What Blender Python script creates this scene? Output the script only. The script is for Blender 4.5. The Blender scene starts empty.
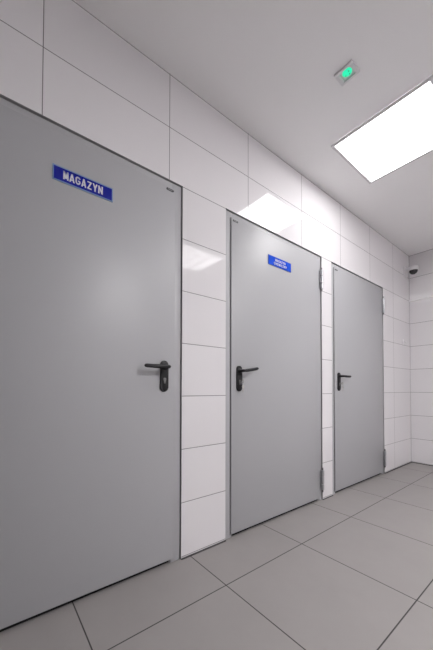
import bpy, bmesh, math, random
from mathutils import Vector, Matrix

random.seed(4)
scn = bpy.context.scene
COL = scn.collection
PI = math.pi

# ------------------------------------------------------------------ room measurements (metres)
ROOM_W, Y_BACK, Y_FRONT, H = 3.3, 4.1205, -2.4, 2.666
TILE_W, COURSE, FIRST = 0.6, 0.29415, 0.0129          # wall tile grid
FLOOR_X, FLOOR_Y = 0.3123, 0.7448                     # floor grid origin, 0.6 m tiles
DOOR_W, DOOR_H = 1.07, 2.072

# ------------------------------------------------------------------ materials
def new_mat(name):
    m = bpy.data.materials.new(name)
    m.use_nodes = True
    nt = m.node_tree
    nt.nodes.clear()
    out = nt.nodes.new('ShaderNodeOutputMaterial')
    b = nt.nodes.new('ShaderNodeBsdfPrincipled')
    nt.links.new(b.outputs[0], out.inputs[0])
    return m, nt, b

def plain(name, col, rough=0.5, metal=0.0, noise=0.04, scale=40.0, bump=0.0, spec=0.5):
    m, nt, b = new_mat(name)
    N, L = nt.nodes.new, nt.links.new
    tc = N('ShaderNodeTexCoord')
    nz = N('ShaderNodeTexNoise'); nz.inputs['Scale'].default_value = scale
    nz.inputs['Detail'].default_value = 3
    L(tc.outputs['Object'], nz.inputs['Vector'])
    mx = N('ShaderNodeMix'); mx.data_type = 'RGBA'
    mx.inputs[6].default_value = (*[c * (1 - noise) for c in col], 1)
    mx.inputs[7].default_value = (*[min(1, c * (1 + noise)) for c in col], 1)
    L(nz.outputs['Fac'], mx.inputs[0])
    L(mx.outputs[2], b.inputs['Base Color'])
    b.inputs['Roughness'].default_value = rough
    b.inputs['Metallic'].default_value = metal
    b.inputs['Specular IOR Level'].default_value = spec
    if bump:
        bp = N('ShaderNodeBump'); bp.inputs['Strength'].default_value = bump
        bp.inputs['Distance'].default_value = 0.001
        L(nz.outputs['Fac'], bp.inputs['Height']); L(bp.outputs[0], b.inputs['Normal'])
    return m

def emit(name, col, strength, base=(0.8, 0.8, 0.8)):
    m, nt, b = new_mat(name)
    b.inputs['Base Color'].default_value = (*base, 1)
    b.inputs['Roughness'].default_value = 0.4
    b.inputs['Emission Color'].default_value = (*col, 1)
    b.inputs['Emission Strength'].default_value = strength
    return m

def grid_mat(name, axes, steps, offs, tile, grout, joint, rough, tilt=0.0, mottled=0.0, spec=0.5):
    """Tiles laid on a grid in object space; axes e.g. 'yz'."""
    m, nt, b = new_mat(name)
    N, L = nt.nodes.new, nt.links.new
    def math_(op, a, c=None, clamp=False):
        n = N('ShaderNodeMath'); n.operation = op; n.use_clamp = clamp
        for i, v in enumerate((a, c)):
            if v is None: continue
            if isinstance(v, (int, float)): n.inputs[i].default_value = v
            else: L(v, n.inputs[i])
        return n.outputs[0]
    tc = N('ShaderNodeTexCoord')
    sp = N('ShaderNodeSeparateXYZ'); L(tc.outputs['Object'], sp.inputs[0])
    dist, cells = [], []
    for ax, st, of in zip(axes, steps, offs):
        q = math_('DIVIDE', math_('SUBTRACT', sp.outputs['xyz'.index(ax)], of), st)
        cells.append(math_('FLOOR', q))
        fr = math_('FRACT', q)
        d = math_('MINIMUM', fr, math_('SUBTRACT', 1.0, fr))
        dist.append(math_('MULTIPLY', d, st))
    d = math_('MINIMUM', dist[0], dist[1])
    # 1 on the tile, 0 in the joint
    mask = math_('DIVIDE', math_('SUBTRACT', d, joint * 0.40), joint * 0.2, clamp=True)
    edge = math_('DIVIDE', d, joint * 1.1, clamp=True)
    cv = N('ShaderNodeCombineXYZ'); L(cells[0], cv.inputs[0]); L(cells[1], cv.inputs[1])
    wn = N('ShaderNodeTexWhiteNoise'); wn.noise_dimensions = '3D'; L(cv.outputs[0], wn.inputs['Vector'])
    nz = N('ShaderNodeTexNoise'); nz.inputs['Scale'].default_value = 5.0
    nz.inputs['Detail'].default_value = 5; nz.inputs['Roughness'].default_value = 0.6
    L(tc.outputs['Object'], nz.inputs['Vector'])
    var = math_('ADD', math_('MULTIPLY', math_('SUBTRACT', nz.outputs['Fac'], 0.5), mottled),
                math_('MULTIPLY', math_('SUBTRACT', wn.outputs['Value'], 0.5), 0.03))
    val = math_('ADD', 1.0, var)
    tcol = N('ShaderNodeVectorMath'); tcol.operation = 'SCALE'
    tcol.inputs[0].default_value = tile; L(val, tcol.inputs['Scale'])
    mx = N('ShaderNodeMix'); mx.data_type = 'RGBA'
    mx.inputs[6].default_value = (*grout, 1)
    L(mask, mx.inputs[0]); L(tcol.outputs[0], mx.inputs[7])
    L(mx.outputs[2], b.inputs['Base Color'])
    rg = N('ShaderNodeMapRange'); L(mask, rg.inputs[0])
    rg.inputs[3].default_value = 0.85; rg.inputs[4].default_value = rough
    L(rg.outputs[0], b.inputs['Roughness'])
    b.inputs['Specular IOR Level'].default_value = spec
    bp = N('ShaderNodeBump'); bp.inputs['Strength'].default_value = 0.6
    bp.inputs['Distance'].default_value = 0.0012
    L(edge, bp.inputs['Height'])
    if tilt:      # every tile is laid a hair out of true, and the glaze is faintly wavy
        wv = N('ShaderNodeTexNoise'); wv.inputs['Scale'].default_value = 4.0
        L(tc.outputs['Object'], wv.inputs['Vector'])
        w2 = N('ShaderNodeVectorMath'); w2.operation = 'ADD'
        L(wn.outputs['Color'], w2.inputs[0]); L(wv.outputs['Color'], w2.inputs[1])
        s2 = N('ShaderNodeVectorMath'); s2.operation = 'SUBTRACT'; s2.inputs[1].default_value = (1, 1, 1)
        L(w2.outputs[0], s2.inputs[0])
        s3 = N('ShaderNodeVectorMath'); s3.operation = 'SCALE'; s3.inputs['Scale'].default_value = tilt
        L(s2.outputs[0], s3.inputs[0])
        ad = N('ShaderNodeVectorMath'); ad.operation = 'ADD'
        L(bp.outputs[0], ad.inputs[0]); L(s3.outputs[0], ad.inputs[1])
        nm = N('ShaderNodeVectorMath'); nm.operation = 'NORMALIZE'; L(ad.outputs[0], nm.inputs[0])
        L(nm.outputs[0], b.inputs['Normal'])
    else:
        L(bp.outputs[0], b.inputs['Normal'])
    return m

TILE_COL, GROUT_COL = (0.80, 0.782, 0.796), (0.20, 0.19, 0.195)
M = {}
M['tile_y'] = grid_mat('glossy white wall tile', 'yz', (TILE_W, COURSE), (0.0, FIRST), TILE_COL, GROUT_COL, 0.0036, 0.06, 0.004, 0.015)
M['tile_x'] = grid_mat('glossy white wall tile across', 'xz', (TILE_W, COURSE), (0.0, FIRST), TILE_COL, GROUT_COL, 0.0036, 0.06, 0.004, 0.015)
M['floor'] = grid_mat('grey stoneware floor tile', 'xy', (0.6, 0.6), (FLOOR_X, FLOOR_Y), (0.335, 0.316, 0.308), (0.06, 0.056, 0.055), 0.0048, 0.5, 0.0, 0.14, 0.35)
M['ceiling'] = plain('white emulsion paint', (0.95, 0.945, 0.945), 0.85, noise=0.02, scale=3, spec=0.2)
M['floor_joint'] = plain('dark floor joint sealant', (0.07, 0.067, 0.068), 0.75)
M['grey_wall'] = plain('grey wall paint', (0.10, 0.10, 0.105), 0.8, scale=4)  # unseen front wall, kept dark to cut light bouncing onto the near end
M['sealant'] = plain('dark grey sealant', (0.36, 0.355, 0.36), 0.75)
M['door'] = plain('grey powder coated steel', (0.435, 0.437, 0.452), 0.41, noise=0.02, scale=300, bump=0.06)
M['frame'] = plain('grey powder coated door frame', (0.47, 0.472, 0.486), 0.42, noise=0.02, scale=200)
M['black'] = plain('black plastic', (0.011, 0.011, 0.013), 0.42, noise=0.2, scale=120, spec=0.35)
M['seal'] = plain('black door seal', (0.02, 0.02, 0.02), 0.9, spec=0.1)  # black standing in for shade under the doors, also the keyhole slot
M['strip'] = plain('dark grey sealing strip', (0.19, 0.19, 0.192), 0.8, spec=0.2)  # dark tone standing in for latch gap shade, also the hinge pins
M['zinc'] = plain('zinc plated steel', (0.50, 0.50, 0.52), 0.28, metal=0.9, noise=0.08, scale=90)
M['nickel'] = plain('nickel plated brass', (0.72, 0.71, 0.68), 0.25, metal=1.0, noise=0.05)
M['profile'] = plain('white enamelled profile', (0.93, 0.92, 0.93), 0.22, noise=0.01, spec=0.8)  # white stands in for the specular streak on the back wall
M['cylinder'] = plain('dull nickel lock cylinder', (0.20, 0.20, 0.20), 0.5, metal=0.3)
M['badge'] = plain('dark metal badge', (0.05, 0.05, 0.055), 0.4)
M['badge_print'] = plain('silver print', (0.35, 0.35, 0.36), 0.4)
M['blue'] = plain('blue sign plastic', (0.006, 0.013, 0.31), 0.25, spec=0.3, noise=0.03)
M['blue_light'] = plain('brighter blue sign plastic', (0.005, 0.075, 0.66), 0.25, noise=0.03, spec=0.3)
M['rim_dark'] = plain('blue sign edge', (0.05, 0.11, 0.42), 0.3)
M['rim'] = plain('pale blue sign edge', (0.22, 0.33, 0.52), 0.3)
M['white_print'] = plain('white lettering', (0.80, 0.80, 0.82), 0.4)
M['white_plastic'] = plain('white plastic', (0.78, 0.77, 0.78), 0.35)
M['alu'] = plain('painted aluminium lamp frame', (0.72, 0.71, 0.72), 0.45)
M['smoked'] = plain('smoked dark dome', (0.04, 0.04, 0.042), 0.12)
M['panel'] = emit('lit lamp diffuser', (1.0, 0.985, 0.992), 10.8)
M['panel_far'] = emit('lit lamp diffuser across the room', (1.0, 0.985, 0.992), 59.0)  # strong emission of the added fill lamp
M['panel_dim'] = emit('lit lamp strip diffuser', (1.0, 0.985, 0.992), 7.0)
M['green'] = emit('green lit lens', (0.0, 0.85, 0.42), 0.9, (0.05, 0.5, 0.3))

# ------------------------------------------------------------------ mesh helpers
def box(bm, x0, x1, y0, y1, z0, z1, bev=0.0, seg=2):
    t = bmesh.new()
    bmesh.ops.create_cube(t, size=1.0)
    for v in t.verts:
        v.co = Vector(((x0 + x1) / 2 + v.co.x * (x1 - x0), (y0 + y1) / 2 + v.co.y * (y1 - y0), (z0 + z1) / 2 + v.co.z * (z1 - z0)))
    if bev:
        bmesh.ops.bevel(t, geom=t.edges[:], offset=bev, segments=seg, profile=0.5, affect='EDGES')
    merge(bm, t)

def merge(bm, t):
    me = bpy.data.meshes.new('tmp'); t.to_mesh(me); t.free()
    bm.from_mesh(me); bpy.data.meshes.remove(me)

def extrude_outline(bm, pts, axis_fn, d0, d1, bev=0.0):
    """Closed 2-D outline extruded from depth d0 to d1; axis_fn maps (a, b, d) to 3-D."""
    t = bmesh.new()
    lo = [t.verts.new(axis_fn(a, b, d0)) for a, b in pts]
    hi = [t.verts.new(axis_fn(a, b, d1)) for a, b in pts]
    n = len(pts)
    t.faces.new(lo[::-1]); top = t.faces.new(hi)
    for i in range(n):
        t.faces.new((lo[i], lo[(i + 1) % n], hi[(i + 1) % n], hi[i]))
    if bev:
        bmesh.ops.bevel(t, geom=list(top.edges), offset=bev, segments=2, profile=0.5, affect='EDGES')
    bmesh.ops.recalc_face_normals(t, faces=t.faces[:])
    merge(bm, t)

def lathe(bm, prof, origin, axis, n=24):
    """Profile [(radius, height)] revolved about an axis through origin."""
    o = Vector(origin); a = Vector(axis).normalized()
    p = a.orthogonal().normalized(); q = a.cross(p)
    t = bmesh.new(); rings = []
    for r, h in prof:
        if r < 1e-6:
            rings.append([t.verts.new(o + a * h)])
        else:
            rings.append([t.verts.new(o + a * h + (p * math.cos(2 * PI * k / n) + q * math.sin(2 * PI * k / n)) * r) for k in range(n)])
    for A, B in zip(rings, rings[1:]):
        for k in range(n):
            f = []
            for ring, kk in ((A, k), (A, k + 1), (B, k + 1), (B, k)):
                v = ring[kk % len(ring)]
                if v not in f: f.append(v)
            if len(f) > 2: t.faces.new(f)
    for ring, rev in ((rings[0], True), (rings[-1], False)):
        if len(ring) > 1: t.faces.new(ring[::-1] if rev else ring)
    bmesh.ops.recalc_face_normals(t, faces=t.faces[:])
    merge(bm, t)

def tube(bm, pts, radii, n=12, squash=1.0):
    """Rounded bar along a path; squash flattens it in z."""
    pts = [Vector(p) for p in pts]
    t = bmesh.new(); rings = []
    up0 = Vector((0, 0, 1))
    for i, p in enumerate(pts):
        d = (pts[min(i + 1, len(pts) - 1)] - pts[max(i - 1, 0)]).normalized()
        s = d.cross(up0)
        s = s.normalized() if s.length > 1e-4 else Vector((1, 0, 0))
        w = s.cross(d).normalized()
        rings.append([t.verts.new(p + s * math.cos(2 * PI * k / n) * radii[i] + w * math.sin(2 * PI * k / n) * radii[i] * squash) for k in range(n)])
    for A, B in zip(rings, rings[1:]):
        for k in range(n):
            t.faces.new((A[k], A[(k + 1) % n], B[(k + 1) % n], B[k]))
    t.faces.new(rings[0][::-1]); t.faces.new(rings[-1])
    bmesh.ops.recalc_face_normals(t, faces=t.faces[:])
    merge(bm, t)

def obj(name, bm, mats, parent=None, loc=(0, 0, 0), smooth=True):
    me = bpy.data.meshes.new(name)
    bm.to_mesh(me); bm.free()
    for m in (mats if isinstance(mats, (list, tuple)) else [mats]): me.materials.append(m)
    if smooth:
        for p in me.polygons: p.use_smooth = True
        me.set_sharp_from_angle(angle=math.radians(35))
    o = bpy.data.objects.new(name, me)
    o.location = loc
    COL.objects.link(o)
    if parent is not None: o.parent = parent
    return o

def tag(o, label=None, cat=None, group=None, kind=None):
    if label: o['label'] = label
    if cat: o['category'] = cat
    if group: o['group'] = group
    if kind: o['kind'] = kind
    return o

def thing(name, loc, label, cat, group=None, kind=None):
    o = bpy.data.objects.new(name, None)
    o.empty_display_size = 0.05
    o.location = loc
    COL.objects.link(o)
    return tag(o, label, cat, group, kind)

def copy_tree(o, parent=None):
    c = o.copy(); COL.objects.link(c)
    if parent is not None: c.parent = parent
    for ch in [k for k in COL.objects if k.parent == o]:
        copy_tree(ch, c)
    return c

# ------------------------------------------------------------------ the shell
DOORS = [(0.682, -1), (1.008, 1), (2.243, 1)]       # y of the latch edge, direction towards the hinges
spans = sorted((min(y, y + s * DOOR_W), max(y, y + s * DOOR_W)) for y, s in DOORS)
GAP = 0.004
bm = bmesh.new()
yy = Y_FRONT - 0.15
for a, b_ in spans:
    box(bm, -0.15, 0, yy, a - GAP, 0, H)
    box(bm, -0.15, 0, a - GAP, b_ + GAP, DOOR_H + GAP, H)
    yy = b_ + GAP
box(bm, -0.15, 0, yy, Y_BACK, 0, H)
wl = obj('wall_left', bm, [M['tile_y'], M['sealant']], smooth=False)
for p in wl.data.polygons:
    c = p.center
    if abs(p.normal.x) < 0.5: p.material_index = 1
tag(wl, 'glossy white tiled left wall holding three grey doors', 'wall', kind='structure')

def slab(name, x0, x1, y0, y1, z0, z1, mat, label, cat):
    bm = bmesh.new(); box(bm, x0, x1, y0, y1, z0, z1)
    return tag(obj(name, bm, mat, smooth=False), label, cat, kind='structure')
slab('wall_back', -0.15, ROOM_W + 0.15, Y_BACK, Y_BACK + 0.15, 0, H, M['tile_x'], 'white tiled back wall at the far end behind the camera dome', 'wall')
slab('wall_front', 0.0, ROOM_W + 0.15, Y_FRONT - 0.15, Y_FRONT, 0, H, M['grey_wall'], 'grey painted wall behind the viewer', 'wall')
slab('wall_right', ROOM_W, ROOM_W + 0.15, Y_FRONT, Y_BACK, 0, H, M['tile_y'], 'white tiled wall facing the three doors', 'wall')
slab('floor', -0.45, ROOM_W + 0.15, Y_FRONT - 0.15, Y_BACK + 0.15, -0.1, 0, M['floor'], 'grey stoneware tiled floor', 'floor')
slab('ceiling', -0.15, ROOM_W + 0.15, Y_FRONT - 0.15, Y_BACK + 0.15, H, H + 0.1, M['ceiling'], 'plain white painted ceiling', 'ceiling')

# dark joint of sealant where wall tiles meet the floor
bm = bmesh.new()
s_edges = []
yy = Y_FRONT
for a, b_ in spans:
    if a - GAP > yy: box(bm, 0.0, 0.007, yy, a - GAP, 0, 0.006)
    yy = b_ + GAP
box(bm, 0.0, 0.007, yy, Y_BACK, 0, 0.008)
tag(obj('baseboard_left', bm, M['floor_joint'], smooth=False), 'dark sealant joint at the foot of the left wall', 'sealant joint', kind='structure')
bm = bmesh.new(); box(bm, 0.007, ROOM_W, Y_BACK - 0.007, Y_BACK, 0, 0.008)
tag(obj('baseboard_back', bm, M['floor_joint'], smooth=False), 'dark sealant joint at the foot of the back wall', 'sealant joint', kind='structure')

# half-round tile profile at door height, whitened to stand in for a bright glint
bm = bmesh.new()
prof = [(-0.0115, 0.0)] + [(-0.0115 * math.cos(PI * k / 12), 0.0115 * math.sin(PI * k / 12)) for k in range(1, 12)] + [(0.0115, 0.0)]
extrude_outline(bm, prof, lambda a, b_, e: Vector((e, Y_BACK - b_, 2.072 + a)), 0.0, ROOM_W)
tag(obj('trim_1', bm, M['profile']), 'thin bright white tile profile across the back wall', 'tile profile', kind='structure')

# ------------------------------------------------------------------ doors
FACE_F, FACE_L = -0.010, 0.000       # face of the frame, face of the leaf
LEAF0, LEAF1, LEAF_B, LEAF_T = 0.0432, 1.052, 0.023, 2.038

def ybox(bm, s, x0, x1, a, b_, z0, z1, bev=0.0):
    ya, yb = sorted((s * a, s * b_))
    box(bm, x0, x1, ya, yb, z0, z1, bev)

def make_door(name, y, s, label, hinges, rise=0.0):
    d = thing(name, (0, y, 0), label, 'door', kind='structure')
    # frame: latch jamb, hinge jamb, head with a deeper rebate behind the leaf
    bm = bmesh.new()
    ybox(bm, s, -0.11, FACE_F, 0.0, 0.056, 0.0, DOOR_H, 0.0012)
    ybox(bm, s, -0.11, FACE_F, 1.024, DOOR_W, 0.0, DOOR_H, 0.0012)
    ybox(bm, s, -0.11, FACE_F, 0.056, 1.024, LEAF_T - 0.014, DOOR_H, 0.0012)
    obj('frame', bm, M['frame'], d)
    bm = bmesh.new()
    ybox(bm, s, FACE_F - 0.003, FACE_F + 0.002, 0.0405, 0.0428, 0.02, LEAF_T, 0.0)  # dark strip standing in for the shade in the latch gap
    obj('door_seal', bm, M['strip'], d)
    bm = bmesh.new()
    ybox(bm, s, -0.052, -0.020, 0.062, 1.018, 0.001, LEAF_B + 0.004, 0.0)  # black filler standing in for the shade below the leaf
    obj('threshold_brush', bm, M['seal'], d)
    # leaf: core between the jambs, lipped cover sheet over the rebate
    bm = bmesh.new()
    ybox(bm, s, -0.064, FACE_L - 0.009, 0.060, 1.020, LEAF_B, LEAF_T - 0.018)
    ybox(bm, s, FACE_F + 0.001, FACE_L, LEAF0, LEAF1, LEAF_B, LEAF_T, 0.0018)
    obj('leaf', bm, M['door'], d)
    # maker's badge, no legible text
    bm = bmesh.new()
    pts = []
    w, h = 0.046, 0.013
    for cx, a0 in ((w / 2 - h / 2, -PI / 2), (-w / 2 + h / 2, PI / 2)):
        for k in range(9):
            a = a0 + PI * k / 8
            pts.append((cx + math.cos(a) * h / 2, math.sin(a) * h / 2))
    yc = s * 0.077
    extrude_outline(bm, pts, lambda a, b_, e: Vector((e, yc + a, 2.020 + b_)), FACE_L, FACE_L + 0.0014)
    bd = obj('badge', bm, M['badge'], d)
    bd['label'] = 'small dark oval badge at the top corner'
    bm = bmesh.new()
    for k in range(6):
        a = -0.0135 + k * 0.0048
        box(bm, FACE_L + 0.0013, FACE_L + 0.0017, yc + a, yc + a + 0.003, 2.0175, 2.0225)
    obj('badge_print', bm, M['badge_print'], bd, smooth=False)
    # handle set: long rounded plate, lever on a neck, cylinder
    yp, zc = s * 0.108, 1.003
    bm = bmesh.new(); pts = []
    hw, hh = 0.0225, 0.083
    for cz, a0 in ((hh - hw, 0.0), (-hh + hw, PI)):
        for k in range(13):
            a = a0 + PI * k / 12
            pts.append((math.cos(a) * hw, cz + math.sin(a) * hw))
    extrude_outline(bm, pts, lambda a, b_, e: Vector((e, yp + a, zc + b_)), FACE_L - 0.001, FACE_L + 0.010, 0.003)
    hs = obj('door_handle', bm, M['black'], d); hs['label'] = 'black plastic handle set with long rounded plate'
    zl = 1.052
    bm = bmesh.new()
    lathe(bm, [(0.017, 0.0), (0.017, 0.006), (0.011, 0.009), (0.0095, 0.020), (0.0095, 0.034)], (FACE_L + 0.010, yp, zl), (1, 0, 0), 20)
    # lever: bends out of the neck, sags slightly towards a rounded tip
    path, rad = [], []
    for k in range(7):
        a = PI / 2 * k / 6
        path.append((FACE_L + 0.036 + 0.016 * math.sin(a), yp - s * 0.010 + s * 0.016 * (1 - math.cos(a)), zl)); rad.append(0.0098)
    for t in (0.15, 0.35, 0.55, 0.75, 0.9, 0.97, 1.0):
        L_ = 0.125
        path.append((FACE_L + 0.052 - 0.006 * t * t, yp + s * (0.006 + L_ * t), zl - 0.0015 * math.sin(t * PI) + rise * t))
        rad.append(0.0122 - 0.0010 * t if t < 0.95 else (0.0090 if t < 0.99 else 0.0035))
    tube(bm, path, rad, 14, 0.9)
    obj('lever', bm, M['black'], hs)
    bm = bmesh.new()
    zk = zc - 0.022
    pts = [(math.cos(PI * k / 12) * 0.0078, 0.006 + math.sin(PI * k / 12) * 0.0078) for k in range(13)]
    pts += [(-0.0045, -0.008), (-0.0045, -0.017), (0.0045, -0.017), (0.0045, -0.008)]
    extrude_outline(bm, pts, lambda a, b_, e: Vector((e, yp + a, zk + b_)), FACE_L, FACE_L + 0.0125, 0.0008)
    cy = obj('lock_cylinder', bm, M['cylinder'], hs); cy['label'] = 'silver lock cylinder'
    bm = bmesh.new()
    box(bm, FACE_L + 0.0123, FACE_L + 0.0130, yp - 0.0008, yp + 0.0008, zk + 0.001, zk + 0.011)
    # a keyhole slot belongs to the plate's cylinder
    obj('keyhole', bm, M['seal'], hs, smooth=False)
    for zb in hinges:
        yh = s * (LEAF1 + 0.001)
        bm = bmesh.new()
        r = 0.0130
        segs = [(0.0, 0.046), (0.051, 0.110), (0.115, 0.163)]
        for i, (a, b_) in enumerate(segs):
            lathe(bm, [(r * 0.85, a), (r, a + 0.002), (r, b_ - 0.002), (r * 0.85, b_)], (0.0145, yh, zb), (0, 0, 1), 20)
        hg = obj('hinge', bm, M['zinc'], d); hg['label'] = 'bare zinc plated hinge'
        bm = bmesh.new()
        lathe(bm, [(0.003, -0.020), (0.0055, -0.014), (0.0055, 0.178), (0.003, 0.184)], (0.0145, yh, zb), (0, 0, 1), 14)
        obj('pin', bm, M['strip'], hg)
        bm = bmesh.new()
        ybox(bm, s, FACE_L - 0.0002, FACE_L + 0.003, LEAF1 - 0.022, LEAF1 + 0.001, zb + 0.002, zb + 0.161, 0.0008)
        for z0 in (0.024, 0.081, 0.138):
            lathe(bm, [(0.0042, 0), (0.0042, 0.0010), (0.0025, 0.0018)], (FACE_L + 0.003, s * (LEAF1 - 0.0165), zb + z0), (1, 0, 0), 12)
        obj('hinge_plate', bm, M['zinc'], hg)
    return d

make_door('door_1', DOORS[0][0], DOORS[0][1], 'nearest and largest grey steel door, with the one-line blue sign', (0.092, 1.785))
make_door('door_2', DOORS[1][0], DOORS[1][1], 'middle grey steel door, with the small two-line blue sign', (0.092, 1.785), 0.020)
make_door('door_3', DOORS[2][0], DOORS[2][1], 'farthest grey steel door, without any sign', (0.092, 1.785))

# ------------------------------------------------------------------ signs
# heavy condensed capitals on a unit square, as strokes [(x, y), ...] of a given half width
def arc(cx, cy, rx, ry, a0, a1, n=9):
    return [(cx + rx * math.cos(math.radians(a0 + (a1 - a0) * k / n)), cy + ry * math.sin(math.radians(a0 + (a1 - a0) * k / n))) for k in range(n + 1)]
GLYPH = {
    'M': [[(0.13, 0), (0.13, 1)], [(0.87, 0), (0.87, 1)], [(0.15, 1), (0.5, 0.12)], [(0.85, 1), (0.5, 0.12)]],
    'A': [[(0.12, 0), (0.5, 1)], [(0.88, 0), (0.5, 1)], [(0.25, 0.26), (0.75, 0.26)]],
    'G': [arc(0.5, 0.66, 0.36, 0.25, 20, 180) + arc(0.5, 0.34, 0.36, 0.25, 180, 360), [(0.86, 0.34), (0.86, 0.47)], [(0.52, 0.47), (0.95, 0.47)]],
    'Z': [[(0.06, 0.91), (0.94, 0.91)], [(0.84, 0.92), (0.16, 0.08)], [(0.06, 0.09), (0.94, 0.09)]],
    'Y': [[(0.5, 0), (0.5, 0.45)], [(0.12, 1), (0.5, 0.40)], [(0.88, 1), (0.5, 0.40)]],
    'N': [[(0.14, 0), (0.14, 1)], [(0.86, 0), (0.86, 1)], [(0.16, 1), (0.84, 0)]],
    'C': [arc(0.5, 0.66, 0.36, 0.25, 10, 180) + arc(0.5, 0.34, 0.36, 0.25, 180, 350)],
    'H': [[(0.14, 0), (0.14, 1)], [(0.86, 0), (0.86, 1)], [(0.14, 0.5), (0.86, 0.5)]],
    'E': [[(0.16, 0), (0.16, 1)], [(0.1, 0.91), (0.92, 0.91)], [(0.1, 0.5), (0.85, 0.5)], [(0.1, 0.09), (0.92, 0.09)]],
    'I': [[(0.5, 0), (0.5, 1)]],
}
def lettering(name, lines, parent, mat):
    bm = bmesh.new()
    for body, width, height, cy, cz, pen in lines:
        adv = [0.55 if ch == 'I' else 1.0 for ch in body]
        unit = width / sum(adv)
        x = cy - width / 2
        for ch, ad in zip(body, adv):
            gw = unit * 0.84
            gx = x + unit * ad / 2 - gw / 2
            for st in GLYPH[ch]:
                pts = [Vector((gx + a * gw, cz - height / 2 + b_ * height)) for a, b_ in st]
                for a, b_ in zip(pts, pts[1:]):
                    d = (b_ - a).normalized()
                    flat = abs(d.y) < 0.2
                    # slanted strokes are cut level with the cap height; stroke breadth measured across
                    if abs(d.y) > 0.75: nrm = Vector((pen / 2 / max(0.75, abs(d.y)), 0))
                    elif flat: nrm = Vector((0, pen * 0.42))
                    else: nrm = Vector((-d.y, d.x)) * pen / 2
                    ext = Vector((0, 0)) if len(pts) == 2 else d * pen * 0.12
                    q = [a - nrm - ext, a + nrm - ext, b_ + nrm + ext, b_ - nrm + ext]
                    extrude_outline(bm, [tuple(v) for v in q], lambda u, v, e: Vector((e, u, v)), 0.0028, 0.0036)
            x += unit * ad
    return obj(name, bm, mat, parent, smooth=False)

def sign(y0, y1, z0, z1, label, lines, face, rim, e):
    w, h = y1 - y0, z1 - z0
    o = thing('door_sign', (FACE_L, (y0 + y1) / 2, (z0 + z1) / 2), label, 'sign')
    bm = bmesh.new()
    box(bm, 0.0001, 0.003, -w / 2 + 0.0028, w / 2 - 0.0028, -h / 2 + 0.0028, h / 2 - 0.0028)
    obj('sign_panel', bm, M[face], o, smooth=False)
    bm = bmesh.new()
    for a in ((-w / 2, w / 2, -h / 2, -h / 2 + e), (-w / 2, w / 2, h / 2 - e, h / 2), (-w / 2, -w / 2 + e, -h / 2 + e, h / 2 - e), (w / 2 - e, w / 2, -h / 2 + e, h / 2 - e)):
        box(bm, 0.0, 0.0036, *a)
    rm = obj('sign_rim', bm, M[rim], o, smooth=False); rm['label'] = 'thin edge of a different blue'
    tx = lettering('lettering', lines, o, M['white_print']); tx['label'] = 'white capital letters'
    return o

sign(0.040, 0.295, 1.825, 1.891, 'long blue MAGAZYN sign with one line of white letters on the nearest door',
     [('MAGAZYN', 0.170, 0.036, -0.003, 0.001, 0.0060)], 'blue', 'rim', 0.0048)
sign(1.398, 1.657, 1.828, 1.897, 'small blue sign with two lines of white letters on the middle door',
     [('MAGAZYN', 0.118, 0.0185, 0.004, 0.0130, 0.0042), ('CHEMICZNY', 0.150, 0.0185, 0.004, -0.0125, 0.0042)], 'blue_light', 'rim_dark', 0.003)

# ------------------------------------------------------------------ keys left in two locks
def make_keys(y, label):
    o = thing('key_ring', (FACE_L + 0.0128, y, 0.986), label, 'keys', 'keys hanging in the door locks')
    bm = bmesh.new()
    box(bm, -0.008, 0.012, -0.0011, 0.0011, -0.004, 0.004, 0.0004)
    bow = [(0.022 + 0.011 * math.cos(2 * PI * k / 16), 0.012 * math.sin(2 * PI * k / 16)) for k in range(16)]
    extrude_outline(bm, bow, lambda a, b_, e: Vector((a, e, b_)), -0.0011, 0.0011)
    obj('key', bm, M['nickel'], o)
    bm = bmesh.new()
    ring = [(0.027, 0.011 * math.sin(2 * PI * k / 20), -0.013 + 0.013 * math.cos(2 * PI * k / 20)) for k in range(21)]
    tube(bm, ring, [0.0011] * 21, 8)
    obj('split_ring', bm, M['zinc'], o)
    bm = bmesh.new()
    bow = [(0.010 * math.sin(2 * PI * k / 16), -0.034 + 0.011 * math.cos(2 * PI * k / 16)) for k in range(16)]
    extrude_outline(bm, bow, lambda a, b_, e: Vector((e, a, b_)), 0.0262, 0.0282)
    shaft = [(-0.004, -0.044), (-0.004, -0.072), (-0.0015, -0.075), (0.003, -0.071), (0.0018, -0.066), (0.0038, -0.062), (0.002, -0.057), (0.004, -0.053), (0.004, -0.044)]
    extrude_outline(bm, shaft, lambda a, b_, e: Vector((e, a, b_)), 0.0262, 0.0282)
    obj('key', bm, M['nickel'], o)
    return o
k = make_keys(DOORS[1][0] + 0.108, 'silver keys hanging in the lock of the middle grey door')
k2 = copy_tree(k)
k2.location = (FACE_L + 0.0128, DOORS[2][0] + 0.108, 0.986)
k2['label'] = 'silver keys hanging in the lock of the farthest grey door'

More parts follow.
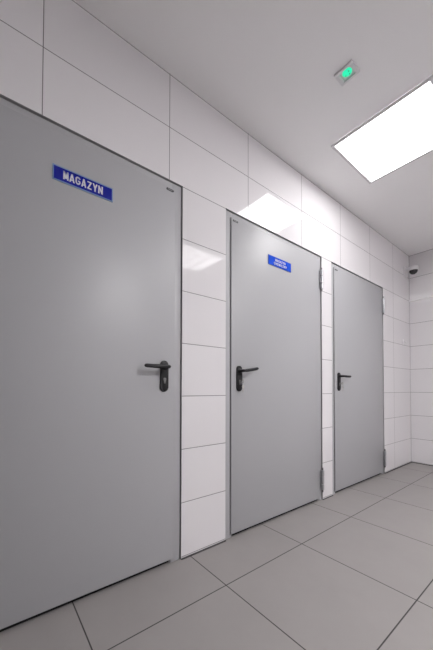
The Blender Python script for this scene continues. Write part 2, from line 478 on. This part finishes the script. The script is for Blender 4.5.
# ------------------------------------------------------------------ ceiling lamps
def make_lamp(name, x0, x1, y0, y1, label, strips=False, mat='panel'):
    cx, cy = (x0 + x1) / 2, (y0 + y1) / 2
    w, l = (x1 - x0) / 2, (y1 - y0) / 2
    o = thing(name, (cx, cy, H), label, 'ceiling lamp')
    bm = bmesh.new()
    e = 0.019
    zb = -0.0155
    # frame with a face that slopes in towards the diffuser and a shadow gap to the ceiling
    t = bmesh.new()
    rings = []
    for a, z in ((0.004, -0.001), (0.0, -0.003), (0.0, zb), (0.003, zb - 0.001), (e, zb + 0.0026), (e, -0.004)):
        rings.append([t.verts.new((sx * (w - a), sy * (l - a), z)) for sx, sy in ((-1, -1), (1, -1), (1, 1), (-1, 1))])
    for A, B in zip(rings, rings[1:]):
        for k in range(4):
            t.faces.new((A[k], A[(k + 1) % 4], B[(k + 1) % 4], B[k]))
    bmesh.ops.recalc_face_normals(t, faces=t.faces[:])
    merge(bm, t)
    box(bm, -w + 0.02, w - 0.02, -l + 0.02, l - 0.02, -0.006, 0.0)
    obj('lamp_frame', bm, M['alu'], o)
    bm = bmesh.new()
    if strips:
        n = 4
        for i in range(n):
            a = -l + e + (2 * l - 2 * e) * i / n
            b_ = -l + e + (2 * l - 2 * e) * (i + 0.72) / n
            box(bm, -w + e, w - e, a, b_, zb + 0.0022, -0.006)
        obj('diffuser', bm, M['panel_dim'], o, smooth=False)
    else:
        box(bm, -w + e, w - e, -l + e, l - e, zb + 0.0022, -0.006)
        obj('diffuser', bm, M[mat], o, smooth=False)
    return o
make_lamp('ceiling_lamp', 0.298, 0.898, 1.728, 2.328, 'bright square white lamp panel on the ceiling near the doors')
make_lamp('ceiling_lamp', 1.53, 2.13, 1.66, 2.32, 'dimmer louvred lamp on the ceiling seen only as a reflection in the tiles', True)

make_lamp('ceiling_lamp', 2.15, 2.75, 1.32, 1.92, 'square lamp panel on the ceiling towards the opposite wall, outside the picture', mat='panel_far')  # out-of-view lamp added only to raise the room's brightness

# ------------------------------------------------------------------ green pilot lamp on the ceiling
o = thing('emergency_light', (0.6085, 1.3525, H), 'small square ceiling fitting with a green glowing lens', 'emergency light')
bm = bmesh.new()
w, i_, dz = 0.051, 0.031, 0.010
for a in ((-w, w, -w + 0.008, -i_ + 0.003), (-w, w, i_, w - 0.006), (-w, -i_, -i_ + 0.003, i_), (i_, w, -i_ + 0.003, i_)):
    box(bm, a[0], a[1], a[2], a[3], -dz, 0, 0.001)
box(bm, -i_, i_, -i_, i_, -0.002, 0)
obj('housing', bm, M['white_plastic'], o)
bm = bmesh.new()
lathe(bm, [(0.024, 0.0), (0.024, 0.003), (0.020, 0.007), (0.012, 0.0095), (0.0, 0.0105)], (0.002, -0.002, -0.001), (0, 0, -1), 24)
ln = obj('lens', bm, M['green'], o); ln['label'] = 'green glowing lens'
bm = bmesh.new()
for a, b_ in ((-0.010, 0.006), (0.008, 0.010), (0.012, -0.006)):
    lathe(bm, [(0.0035, 0.0), (0.0035, 0.004), (0.0, 0.005)], (0.002 + a, -0.002 + b_, -0.0078), (0, 0, -1), 10)
obj('pictogram_dots', bm, plain('darker green print', (0.0, 0.30, 0.18), 0.4), ln)

# ------------------------------------------------------------------ dome camera in the corner
o = thing('mounted_security_camera', (0.0, 3.955, 2.355), 'white dome security camera on a wall bracket in the far corner', 'security camera')
bm = bmesh.new()
box(bm, 0.0, 0.016, -0.035, 0.075, 0.0, 0.118, 0.006)
box(bm, 0.012, 0.100, -0.026, 0.026, 0.062, 0.094, 0.006)
obj('bracket', bm, M['white_plastic'], o)
bm = bmesh.new()
lathe(bm, [(0.030, 0.096), (0.047, 0.092), (0.054, 0.082), (0.055, 0.055), (0.052, 0.046), (0.046, 0.044)], (0.100, 0, 0), (0, 0, 1), 32)
obj('housing', bm, M['white_plastic'], o)
bm = bmesh.new()
lathe(bm, [(0.046, 0.044)] + [(0.046 * math.cos(a * PI / 16), 0.044 - 0.046 * math.sin(a * PI / 16)) for a in range(1, 8)] + [(0.0, -0.002)], (0.100, 0, 0), (0, 0, 1), 32)
dm = obj('dome', bm, M['smoked'], o); dm['label'] = 'dark glossy dome'

# ------------------------------------------------------------------ small white hook on the left wall
o = thing('wall_hook', (0.0, 3.885, 1.49), 'small white fitting on the left wall tiles near the far corner', 'wall hook')
bm = bmesh.new()
box(bm, 0.0, 0.006, -0.013, 0.013, 0.0, 0.066, 0.0028)
obj('back_plate', bm, M['white_plastic'], o)
bm = bmesh.new()
tube(bm, [(0.004, 0, 0.020), (0.018, 0, 0.014), (0.028, 0, 0.018), (0.033, 0, 0.030), (0.033, 0, 0.040)], [0.006, 0.0058, 0.0055, 0.0055, 0.004], 12)
obj('prong', bm, M['white_plastic'], o)

# ------------------------------------------------------------------ world, camera, view
wd = bpy.data.worlds.new('World'); scn.world = wd; wd.use_nodes = True
wd.node_tree.nodes['Background'].inputs[0].default_value = (0, 0, 0, 1)

F_PX, CY = 291.977, 382.361
yaw, pitch, roll = 0.899027, 0.020855, 0.002465
f0 = Vector((-math.sin(yaw), math.cos(yaw), 0)); r0 = Vector((math.cos(yaw), math.sin(yaw), 0)); u0 = Vector((0, 0, 1))
f2 = f0 * math.cos(pitch) + u0 * math.sin(pitch); u2 = u0 * math.cos(pitch) - f0 * math.sin(pitch)
r3 = r0 * math.cos(roll) + u2 * math.sin(roll); u3 = u2 * math.cos(roll) - r0 * math.sin(roll)
cam = bpy.data.cameras.new('Camera')
co = bpy.data.objects.new('Camera', cam); COL.objects.link(co)
mw = Matrix.Identity(4)
for i in range(3):
    mw[i][0], mw[i][1], mw[i][2] = r3[i], u3[i], -f2[i]
mw[0][3], mw[1][3], mw[2][3] = 1.38781, -0.17195, 0.93835
co.matrix_world = mw
cam.sensor_fit = 'AUTO'; cam.sensor_width = 36.0
cam.lens = F_PX / 650.0 * 36.0
cam.shift_y = (CY - 325.0) / 650.0
cam.clip_start = 0.02
scn.camera = co

vs = scn.view_settings
vs.view_transform = 'Standard'; vs.look = 'None'; vs.exposure = 0.0; vs.gamma = 1.0; vs.use_curve_mapping = False
scn.cycles.max_bounces = 12; scn.cycles.diffuse_bounces = 8; scn.cycles.glossy_bounces = 6
